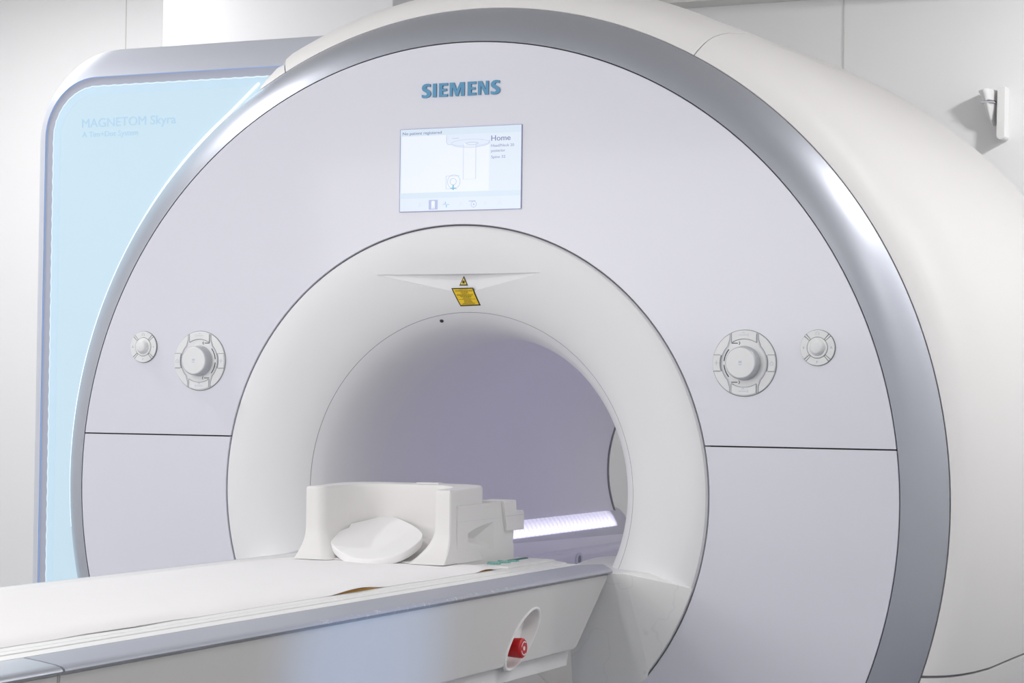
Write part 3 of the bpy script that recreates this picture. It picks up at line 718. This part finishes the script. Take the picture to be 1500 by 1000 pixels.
def trim(y0, y1, s, end):
    bm = bm_new(); st_ = []
    ys_ = [y0, y1] if not end else [y0, y1 - .075, y1 - .055, y1 - .035, y1 - .02, y1 - .009, y1 - .002, y1]
    for y in ys_:
        d = (y - (y1 - .075)) / .075 if end and y > y1 - .075 else 0
        # the inner edge sweeps outwards and the corner is rounded in plan
        ins = .331 + .042 * d * d
        row = []
        for x, z in SEC:
            k = (x - .331) / .0685
            xo = .3995 - (.0 if d < .88 else .010 * ((d - .88) / .12) ** 2)
            row.append(bm.verts.new((s * (ins + k * (xo - ins)), y, z)))
        st_.append(row)
    for A, B in zip(st_, st_[1:]):
        n = len(A)
        for i in range(n): bm.faces.new((A[i], A[(i + 1) % n], B[(i + 1) % n], B[i]))
    bm.faces.new(st_[0]); bm.faces.new(st_[-1][::-1])
    return bm
YJ = -1.975
obj('trim_rail', trim(YJ + .0025, -.046, 1, True), M['worn'], tb, ang=40, label='grey trim rail with scuffed paint on the near side')
obj('trim_rail', trim(YE, YJ - .0025, 1, False), M['silver'], tb, ang=40, label='grey trim rail behind the joint, near side')
obj('trim_rail', trim(YJ + .0025, -.046, -1, True), M['silver'], tb, ang=40)
obj('trim_rail', trim(YE, YJ - .0025, -1, False), M['silver'], tb, ang=40)
# side panels: slanted head end, slightly undercut
def side_panel(s, x=.3915, th=.018, yj0=None, yj1=None):
    P = [(yj0, -.1585), (yj1, -.1585)] + ([(-.200, -.2935), (-.207, -.2995), (-.222, -.3025)] if yj1 > -1 else [(yj1, -.3025)]) + [(yj0, -.3025)]
    bm = bm_new()
    def X(z): return x - .010 * (-.1585 - z) / .144
    A = [bm.verts.new((s * X(z), y, z)) for y, z in P]; B = [bm.verts.new((s * (X(z) - th), y - (.004 if y > -.3 else 0), z)) for y, z in P]
    n = len(P); bm.faces.new(A); bm.faces.new(B[::-1])
    for i in range(n): bm.faces.new((A[i], B[i], B[(i + 1) % n], A[(i + 1) % n]))
    bmesh.ops.recalc_face_normals(bm, faces=bm.faces)
    bmesh.ops.bevel(bm, geom=bm.edges[:], offset=.0022, segments=2, affect='EDGES')
    return bm
pan = obj('side_panel', side_panel(1, yj0=YJ + .0015, yj1=-.052), M['side'], tb, ang=35, label='off-white side panel holding the stop button')
obj('side_panel', side_panel(1, yj0=YE, yj1=YJ - .0015), M['side'], tb, ang=35, label='off-white side panel behind the joint')
obj('side_panel', side_panel(-1, yj0=YE, yj1=-.052), M['side'], tb, ang=35)
# stop button in an oval slanted recess
oval_pts = [(-.429, -.209), (-.409, -.221), (-.438, -.265), (-.502, -.298), (-.543, -.303), (-.562, -.285), (-.544, -.248), (-.488, -.218)]
ocx, ocz, oang, oa, ob_ = -.486, -.2555, rad(33), .090, .037
def oval(k=1., e=0., n=48):
    out = []
    for i in range(n):
        t = 2 * PI * i / n; u = (oa * k + e) * math.cos(t); v = (ob_ * k + e) * math.sin(t)
        out.append((ocx + u * math.cos(oang) - v * math.sin(oang), ocz + u * math.sin(oang) + v * math.cos(oang)))
    return out
def PX(z): return .3915 - .010 * (-.1585 - z) / .144
cutter = prism(oval(.90), 'x', .33, .45)
boolean(pan, [cutter]); pan.data.shade_smooth(); pan.data.set_sharp_from_angle(angle=rad(30))
bm = bm_new(); rings = []
for k, dx in ((1.0, -.001), (.99, .0022), (.96, .0036), (.925, .0036), (.89, .0012), (.86, -.012), (.80, -.030), (.68, -.042), (.45, -.048), (.1, -.050)):
    rings.append([bm.verts.new((PX(z) + dx, y, z)) for y, z in oval(k)])
for A, B in zip(rings, rings[1:]):
    for i in range(len(A)): bm.faces.new((A[i], A[(i + 1) % len(A)], B[(i + 1) % len(B)], B[i]))
bm.faces.new(rings[-1])
bez = obj('button_recess', bm, M['white'], tb, ang=50, label='oval recess with a raised white lip')
def xrev(prof, y, z, n=40):
    b_ = revolve([(r, -x) for r, x in prof], n=n); b_.transform(Matrix.Translation((0, y, z)) @ Matrix.Rotation(PI / 2, 4, 'Z')); return b_
by, bz = -.512, -.270
bx = PX(bz)
btn = obj('stop_button', xrev([(.0125, bx - .049), (.0125, bx - .020), (.0175, bx - .0195), (.0195, bx + .010), (.0190, bx + .014), (.0165, bx + .0165), (0, bx + .0172)], by, bz), M['red'], bez, ang=35, label='red emergency stop button')
def on_face(pts2, w): # strip on the button face; local (y, z)
    b_ = strip2d(pts2, w, -(bx + .0176), False, None, .0004)
    b_.transform(Matrix.Rotation(PI / 2, 4, 'Z')); return b_
b = on_face([(by + .0125 * math.cos(rad(a)), bz + .0125 * math.sin(rad(a))) for a in range(55, 166, 10)], .0022)
merge(b, on_face([(by + .0125 * math.cos(rad(a)), bz + .0125 * math.sin(rad(a))) for a in range(195, 306, 10)], .0022))
merge(b, xrev([(.0042, bx + .0170), (.0042, bx + .0178), (0, bx + .0179)], by, bz, 20))
obj('button_mark', b, M['white'], bez, smooth=False)
obj('button_post', xrev([(.0105, bx - .0495), (.0105, bx - .018)], by, bz - .004), M['white'], bez)
# lower skirt and pedestal
def slab(x, y1, z0, z1, cut_): return prism([(YE + .05, z1), (y1, z1), (y1 - cut_, z0), (YE + .05, z0)], 'x', -x, x, .003)
obj('skirt', slab(.366, -.207, -.337, -.300, .012), M['white'], tb, ang=35, label='white skirt under the side panels')
obj('table_core', prism([(YE + .02, -.160), (-.075, -.160), (-.19, -.30), (YE + .02, -.30)], 'x', -.36, .36), M['white'], tb)
obj('pedestal', box(-.27, .27, YE + .35, -.30, ZF, -.336, .01), M['base'], tb, ang=35, label='grey pedestal under the table')
obj('foot_plate', box(-.34, .34, YE + .25, -.20, ZF, ZF + .05, .01), M['base'], tb)
# coil socket strip next to the head coil with two teal clips
obj('coil_socket', box(.182, .262, -.285, -.045, ZT, ZT + .0045, .0012), M['white'], tb)
bm = bm_new()
for i in range(26):
    y = -.255 + i * .0042; x = .205 + .010 * math.sin(i * .55) ; merge(bm, box(x - .006 - .004 * math.sin(i), x + .009, y, y + .0042, ZT + .0043, ZT + .0075))
obj('coil_clip', bm, M['teal'], tb, smooth=False, label='teal plastic clip')
obj('coil_clip', box(.196, .2035, -.145, -.055, ZT + .004, ZT + .007), M['tealdark'], tb, smooth=False, label='dark teal clip')

# ------------------------------------------------------------------ thin mattress with its white sheet
pd = thing('mattress', (0, -1.4, H + ZT), 'thin white sheet-covered mattress lying along the patient table', 'mattress')
def edge_lift(y, s):
    """how far the sheet's hem lifts off the table at y on the near side"""
    if s < 0: return .0
    l = 0
    for c, w, h in ((-.905, .125, .0065), (-1.62, .22, .0009), (-.37, .06, .004)):
        d = (y - c) / w
        if abs(d) < 1: l += h * (math.cos(d * PI) * .5 + .5)
    return l
bm = bm_new(); NY = 150; rows_ = []
y0, y1 = -3.0, -.30
prof_u = [-1, -.995, -.97, -.93, -.85, -.7, -.5, -.3, -.1, .1, .3, .5, .7, .85, .93, .97, .995, 1]
for j in range(NY + 1):
    y = y0 + (y1 - y0) * j / NY; row = []
    near_end = max(0, (y - (y1 - .03)) / .03)
    for u in prof_u:
        s = 1 if u > 0 else -1
        hw = .252 + .004 * noise.noise(Vector((y * 3, s * 5, 0))) + (.006 * noise.noise(Vector((y * 9, s * 3, 2))))
        x = u * hw
        e = abs(u)
        top = .0085 * (1 - max(0, (e - .80) / .20) ** 2.5) * (1 - near_end ** 2 * .9) + .0012
        wr = .0022 * noise.noise(Vector((x * 9, y * 2.2, 1))) + .0010 * noise.noise(Vector((x * 22, y * 6, 4)))
        lift = edge_lift(y, s) * max(0, (e - .6) / .4) ** 1.5
        row.append(bm.verts.new((x, y, ZT + top + wr * min(1, (1.02 - e) * 8) + lift)))
    rows_.append(row)
for A, B in zip(rows_, rows_[1:]):
    for i in range(len(A) - 1): bm.faces.new((A[i], A[i + 1], B[i + 1], B[i]))
r = bmesh.ops.extrude_face_region(bm, geom=bm.faces[:])
for v in [q for q in r['geom'] if isinstance(q, bmesh.types.BMVert)]: v.co.z -= .0011
obj('sheet', bm, M['sheet'], pd, ang=60, label='white sheet with a slightly lifted hem')
bm = bm_new(); rows_ = []
for j in range(81):
    y = -2.98 + 2.65 * j / 80
    rows_.append([bm.verts.new((x, y, z)) for x, z in ((-.24, ZT + .0003), (-.235, ZT + .004), (.235, ZT + .004), (.2475, ZT + .0018 + .45 * edge_lift(y, 1)), (.2475, ZT + .0003))])
for A, B in zip(rows_, rows_[1:]):
    for i in range(5): bm.faces.new((A[i], A[(i + 1) % 5], B[(i + 1) % 5], B[i]))
bm.faces.new(rows_[0]); bm.faces.new(rows_[-1][::-1])
obj('foam_core', bm, M['tan'], pd, ang=40, label='tan foam showing under the lifted hem')

# ------------------------------------------------------------------ head coil
hc = thing('head_coil', (0, -.25, H - .127), 'white open head and neck coil with a scooped front at the end of the table', 'head coil')
ZB = -.1285
def front_y(z): # flared front face
    t = max(0, (-.062 - z) / .066)
    return -.366 - .040 * t ** 2.2
def u_loop(z, side=1):
    """plan outline of the scooped shell at height z"""
    t = max(0, (-.055 - z) / .074)                     # 0 above, 1 at the bottom
    yf = front_y(z); xo = .1685 + .006 * t ** 2; xi = .1270 - .040 * t ** 1.8; yb = -.205 - .055 * t ** 1.5
    out = [(xi + .020 * (1 - math.sin(rad(a))), yf + .020 * (1 - math.cos(rad(a)))) for a in (90, 70, 50, 32, 16, 0)] + [(xo - .0025, yf), (xo, yf + .0025)]
    out += [(xo, -.36 + .02 * k) for k in range(1, 5)]
    for k in range(0, 13):                              # outer rounded back
        a = rad(90 * k / 12); out.append((.068 + (xo - .068) * math.cos(a), -.245 + .118 * math.sin(a)))
    for k in range(0, 13):
        a = rad(90 + 90 * k / 12); out.append((-.068 + (xo - .068) * math.cos(a), -.245 + .118 * math.sin(a)))
    out += [(-xo, -.36 + .02 * k) for k in range(4, 0, -1)]
    out += [(-xo, yf + .0025), (-xo + .0025, yf)] + [(-xi - .020 * (1 - math.sin(rad(a))), yf + .020 * (1 - math.cos(rad(a)))) for a in (0, 16, 32, 50, 70, 90)]
    n_out = len(out)
    # inner scoop, from left front corner round the back to the right
    dep = yb
    n = 34
    for k in range(1, n):
        a = PI - PI * k / n
        ex = 2 / 3.2
        cx_ = math.copysign(abs(math.cos(a)) ** ex, math.cos(a)); sy_ = abs(math.sin(a)) ** ex
        out.append((xi * cx_, yf + .022 + (dep - yf - .022) * sy_))
    return out, n_out
bm = bm_new(); zs = [ZB, -.126, -.122, -.116, -.108, -.098, -.088, -.078, -.068, -.058, -.04, -.02, 0, .012, .0175, .0200, .0208]
loops = []
for z in zs:
    L_, n_out = u_loop(z); e = 0
    if z > .015: e = {.0175: .0006, .02: .0022, .0208: .0045}[z]
    c_ = []
    n = len(L_)
    for i, p in enumerate(L_):
        if e:
            a = Vector(L_[i - 1]); b_ = Vector(L_[(i + 1) % n]); d = (b_ - a).normalized(); p = Vector(p) + Vector((-d.y, d.x)) * e
        # top edge dips a little in front and rises at the back
        zz = z + (.003 * max(0, min(1, (p[1] + .33) / .12)) if z > -.02 else 0)
        c_.append(bm.verts.new((p[0], p[1], zz)))
    loops.append(c_)
for A, B in zip(loops, loops[1:]):
    n = len(A)
    for i in range(n): bm.faces.new((A[i], A[(i + 1) % n], B[(i + 1) % n], B[i]))
for lp in (loops[-1], loops[0]):       # flat caps: stitch the outer chain to the inner one
    O = lp[:n_out]; I = [lp[0]] + lp[n_out:][::-1] + [lp[n_out - 1]]
    i = j = 0
    while i < len(O) - 1 or j < len(I) - 1:
        fi = (i + 1) / (len(O) - 1) if i < len(O) - 1 else 9; fj = (j + 1) / (len(I) - 1) if j < len(I) - 1 else 9
        a, b_ = O[i], I[j]
        if fi <= fj: c = O[i + 1]; i += 1
        else: c = I[j + 1]; j += 1
        if len({a, b_, c}) == 3:
            try: bm.faces.new((a, b_, c))
            except ValueError: pass
shell = obj('shell', bm, M['coil'], hc, ang=38, label='scooped white shell with two flared front posts')
# bottom of the scoop
bm = bm_new(); g_ = []
for j in range(13):
    v = j / 12; row = []
    for i in range(17):
        u = -1 + 2 * i / 16; x = .105 * u; y = -.385 + .19 * v
        row.append(bm.verts.new((x, y, ZB + .002 + .050 * v ** 2.0 + .022 * v * abs(u) ** 3)))
    g_.append(row)
for j in range(12):
    for i in range(16): bm.faces.new((g_[j][i], g_[j][i + 1], g_[j + 1][i + 1], g_[j + 1][i]))
r = bmesh.ops.extrude_face_region(bm, geom=bm.faces[:])
for v in [q for q in r['geom'] if isinstance(q, bmesh.types.BMVert)]: v.co.z = ZB
obj('scoop_floor', bm, M['coil'], hc, ang=50)
# stepped rear housing
hb = [(-.338, -.1388), (-.338, -.012), (-.062, -.0115), (-.060, -.080), (-.064, -.100), (-.059, -.104), (-.058, -.1388)]
hous = obj('rear_housing', prism(hb, 'x', -.1705, .1715, .0022), M['coil'], hc, ang=30, label='stepped white housing with a grip recess in its side')
grip_pts = ([(.176, -.291, -.068), (.176, -.291, -.0895), (.176, -.156, -.1135), (.176, -.156, -.0455), (.176, -.20, -.050), (.176, -.25, -.0575),
             (.146, -.208, -.0850), (.152, -.280, -.0800)])
gc = Vector((.158, -.222, -.079)); boolean(shell, [hull([tuple(gc + (Vector(p) - gc) * 1.12) for p in grip_pts])]); shell.data.shade_smooth(); shell.data.set_sharp_from_angle(angle=rad(35))
boolean(hous, [hull(grip_pts), box(-.140, .140, -.40, -.190, -.150, .05)]); hous.data.shade_smooth(); hous.data.set_sharp_from_angle(angle=rad(22))
obj('housing_seam', box(.1705, .1719, -.335, -.128, -.0455 + .0005, -.0447), M['palemark'], hc, smooth=False)
clip = prism([(-.128, -.0095), (-.064, -.0090), (-.0625, -.0320), (-.0225, -.0330), (-.0215, -.0745), (-.110, -.0735), (-.118, -.045)], 'x', .120, .1785, .0026)
obj('latch', clip, M['coil'], hc, ang=30, label='latch block at the rear corner')
obj('latch_seam', box(.1780, .1789, -.118, -.022, -.0425, -.0415), M['palemark'], hc, smooth=False)
clip = prism([(-.128, -.0095), (-.064, -.0090), (-.0625, -.0320), (-.0225, -.0330), (-.0215, -.0745), (-.110, -.0735), (-.118, -.045)], 'x', -.1785, -.120, .0026)
obj('latch', clip, M['coil'], hc, ang=30)
obj('plug_cover', box(-.012, .040, -.165, -.140, .020, .0262, .0010), M['coil'], hc, ang=30)

# head cushion leaning in the scoop
OUT = [(-.064, -.197), (-.038, -.211), (-.011, -.226), (.030, -.255), (.066, -.290), (.081, -.320), (.084, -.350), (.079, -.380), (.064, -.404), (.035, -.421), (-.002, -.425), (-.043, -.411), (-.086, -.383), (-.113, -.357), (-.124, -.335), (-.125, -.320), (-.121, -.297), (-.113, -.281), (-.118, -.262), (-.101, -.243), (-.082, -.222)]
OC = Vector((-.02, -.315))
fine = []
for i in range(len(OUT)):          # Catmull-Rom through the outline, corners kept at the back tip and the small notch
    p = [Vector(OUT[(i + k) % len(OUT)]) for k in (-1, 0, 1, 2)]
    for k in range(4):
        t = k / 4
        if i in (0, 17, 20) or i == 16: q = p[1].lerp(p[2], t)
        else: q = .5 * ((2 * p[1]) + (-p[0] + p[2]) * t + (2 * p[0] - 5 * p[1] + 4 * p[2] - p[3]) * t * t + (-p[0] + 3 * p[1] - 3 * p[2] + p[3]) * t ** 3)
        fine.append(q)
n = len(fine); bm = bm_new()
def layer(k, dz):
    out = []
    for q in fine:
        p = OC + (q - OC) * k
        z = -.044 + (p.y + .205) * .349 + .35 * ((p.x + .02) ** 2) - .0010
        out.append(bm.verts.new((p.x, p.y + (dz * -.10), z + dz)))
    return out
L_ = [layer(.92, -.0180), layer(.98, -.0170), layer(.997, -.0125), layer(1.0, -.0040), layer(.997, -.0012), layer(.988, -.0001), layer(.97, 0), layer(.8, -.0008), layer(.55, -.0020), layer(.25, -.0028)]
for A, B in zip(L_, L_[1:]):
    for i in range(n): bm.faces.new((A[i], A[(i + 1) % n], B[(i + 1) % n], B[i]))
bm.faces.new(L_[0][::-1]); bm.faces.new(L_[-1])
o = obj('head_cushion', bm, M['cushion'], None, ang=50)
o['label'] = 'white oval head cushion leaning inside the scooped coil'; o['category'] = 'cushion'

# ------------------------------------------------------------------ bracket on the back wall
wb = thing('wall_bracket', (.55, 3.0, H + 1.18), 'small white funnel-shaped bracket mounted on the wall above the ring at right', 'wall bracket')
obj('back_plate', prism([(.5745, 1.275)] + arc(.5855, 1.112, .0155, 200, 340, 10) + [(.6010, 1.275)], 'y', 2.93, 3.0, .004), M['white'], wb, ang=40)
bm = bm_new(); rings = []
for x0, x1, z, d in ((.505, .566, 1.262, .10), (.509, .566, 1.256, .10), (.515, .566, 1.243, .094), (.520, .566, 1.226, .088)):
    rings.append([bm.verts.new((x0 + (x1 - x0) * (.5 - .5 * math.cos(rad(a))), 2.998 - d * (.15 + .85 * abs(math.sin(rad(a)))), z + (.004 if a > 90 else 0))) for a in range(0, 181, 12)] + [bm.verts.new((x1, 3.0, z)), bm.verts.new((x0, 3.0, z))])
for A, B in zip(rings, rings[1:]):
    for i in range(len(A)): bm.faces.new((A[i], A[(i + 1) % len(A)], B[(i + 1) % len(A)], B[i]))
bm.faces.new(rings[0][::-1]); bm.faces.new(rings[-1])
obj('cup', bm, M['white'], wb, ang=45)
obj('cup_band', box(.524, .566, 2.912, 3.0, 1.2195, 1.2245, .001), M['rail'], wb)
bm = bm_new(); rings = []
for x0, x1, z, d in ((.5215, .566, 1.220, .086), (.525, .566, 1.204, .080), (.5305, .563, 1.186, .070), (.538, .5605, 1.170, .058), (.5455, .558, 1.158, .046), (.5505, .5565, 1.150, .036)):
    rings.append([bm.verts.new((x0 + (x1 - x0) * (.5 - .5 * math.cos(rad(a))), 2.998 - d * (.15 + .85 * abs(math.sin(rad(a)))), z)) for a in range(0, 181, 12)] + [bm.verts.new((x1, 3.0, z)), bm.verts.new((x0, 3.0, z))])
for A, B in zip(rings, rings[1:]):
    for i in range(len(A)): bm.faces.new((A[i], A[(i + 1) % len(A)], B[(i + 1) % len(A)], B[i]))
bm.faces.new(rings[0][::-1]); bm.faces.new(rings[-1])
obj('cone', bm, M['white'], wb, ang=45)

# ------------------------------------------------------------------ light
def area(name, x, y, z, size, power, col=(1, 1, 1), rot=(0, 0, 0), shape='DISK', sy=None, spread=180):
    l = bpy.data.lights.new(name, 'AREA'); l.energy = power; l.color = col; l.shape = shape; l.size = size
    if sy: l.size_y = sy
    l.spread = rad(spread)
    o = bpy.data.objects.new(name, l); COL.objects.link(o); o.location = (x, y, z + H); o.rotation_euler = rot
    return o
for x, y, p in ((2.03, .08, 11), (-1.92, -.32, 16), (1.7, -2.4, 6), (0, -2.4, 11), (-1.7, -2.4, 13), (2.9, 1.15, 22), (2.9, -1.0, 5), (-3.3, -1.9, 12), (0, -4.6, 11), (-2.2, -4.6, 14), (2.2, -4.6, 7)):
    area('downlight', x, y, ZC - .005, .26, p)
area('ceiling_panel', -2.95, 1.6, ZC - .005, 1.2, 34, (1, 1, 1), (0, 0, 0), 'SQUARE')
ww = area('wall_washer', 2.1, 1.75, ZC - .01, .26, 13, spread=80)
ww.rotation_euler = (Vector((1.25, 3.0, H + 1.15)) - ww.location).to_track_quat('-Z', 'Y').to_euler()
# fill light added behind the camera to brighten the scanner's front
area('front_fill', -2.0, YF + .05, .75, 3.6, 125, (1, .985, .98), (rad(78), 0, 0), 'RECTANGLE', 1.5)
# unseen blue spot, added to cast a blue patch on the table side
acc = bpy.data.lights.new('blue_fill_spot', 'SPOT'); acc.energy = 150; acc.color = (.25, .5, 1); acc.spot_size = rad(13); acc.spot_blend = 1; acc.shadow_soft_size = .06
ao = bpy.data.objects.new('blue_fill_spot', acc); COL.objects.link(ao); ao.location = (XR - .1, -2.2, H - .45)
ao.rotation_euler = (Vector((.39, -1.12, H - .25)) - ao.location).to_track_quat('-Z', 'Y').to_euler()
w = bpy.data.worlds.new('World'); SC.world = w; w.use_nodes = True
w.node_tree.nodes['Background'].inputs[0].default_value = (.9, .93, 1, 1); w.node_tree.nodes['Background'].inputs[1].default_value = .1

# ------------------------------------------------------------------ camera
th, pi_, ro, f = rad(24.52491), rad(1.52944), rad(.69528), 3162.07
r = Vector((math.cos(th), math.sin(th), 0)); fw = Vector((-math.sin(th) * math.cos(pi_), math.cos(th) * math.cos(pi_), math.sin(pi_))); u = r.cross(fw)
r2 = r * math.cos(ro) + u * math.sin(ro); u2 = -r * math.sin(ro) + u * math.cos(ro)
cd = bpy.data.cameras.new('camera'); cam = bpy.data.objects.new('camera', cd); COL.objects.link(cam)
cd.sensor_width = 36; cd.lens = f / 1500 * 36; cd.clip_start = .05; cd.clip_end = 50
mw = Matrix((r2, u2, -fw)).transposed().to_4x4(); mw.translation = Vector((2.0977, -4.3039, .2071 + H)); cam.matrix_world = mw
SC.camera = cam
SC.view_settings.view_transform = 'Standard'; SC.view_settings.look = 'None'; SC.view_settings.gamma = 1; SC.view_settings.exposure = 0
SC.view_settings.use_curve_mapping = False
try:
    SC.cycles.max_bounces = 10; SC.cycles.diffuse_bounces = 6; SC.cycles.use_denoising = True
except Exception: pass
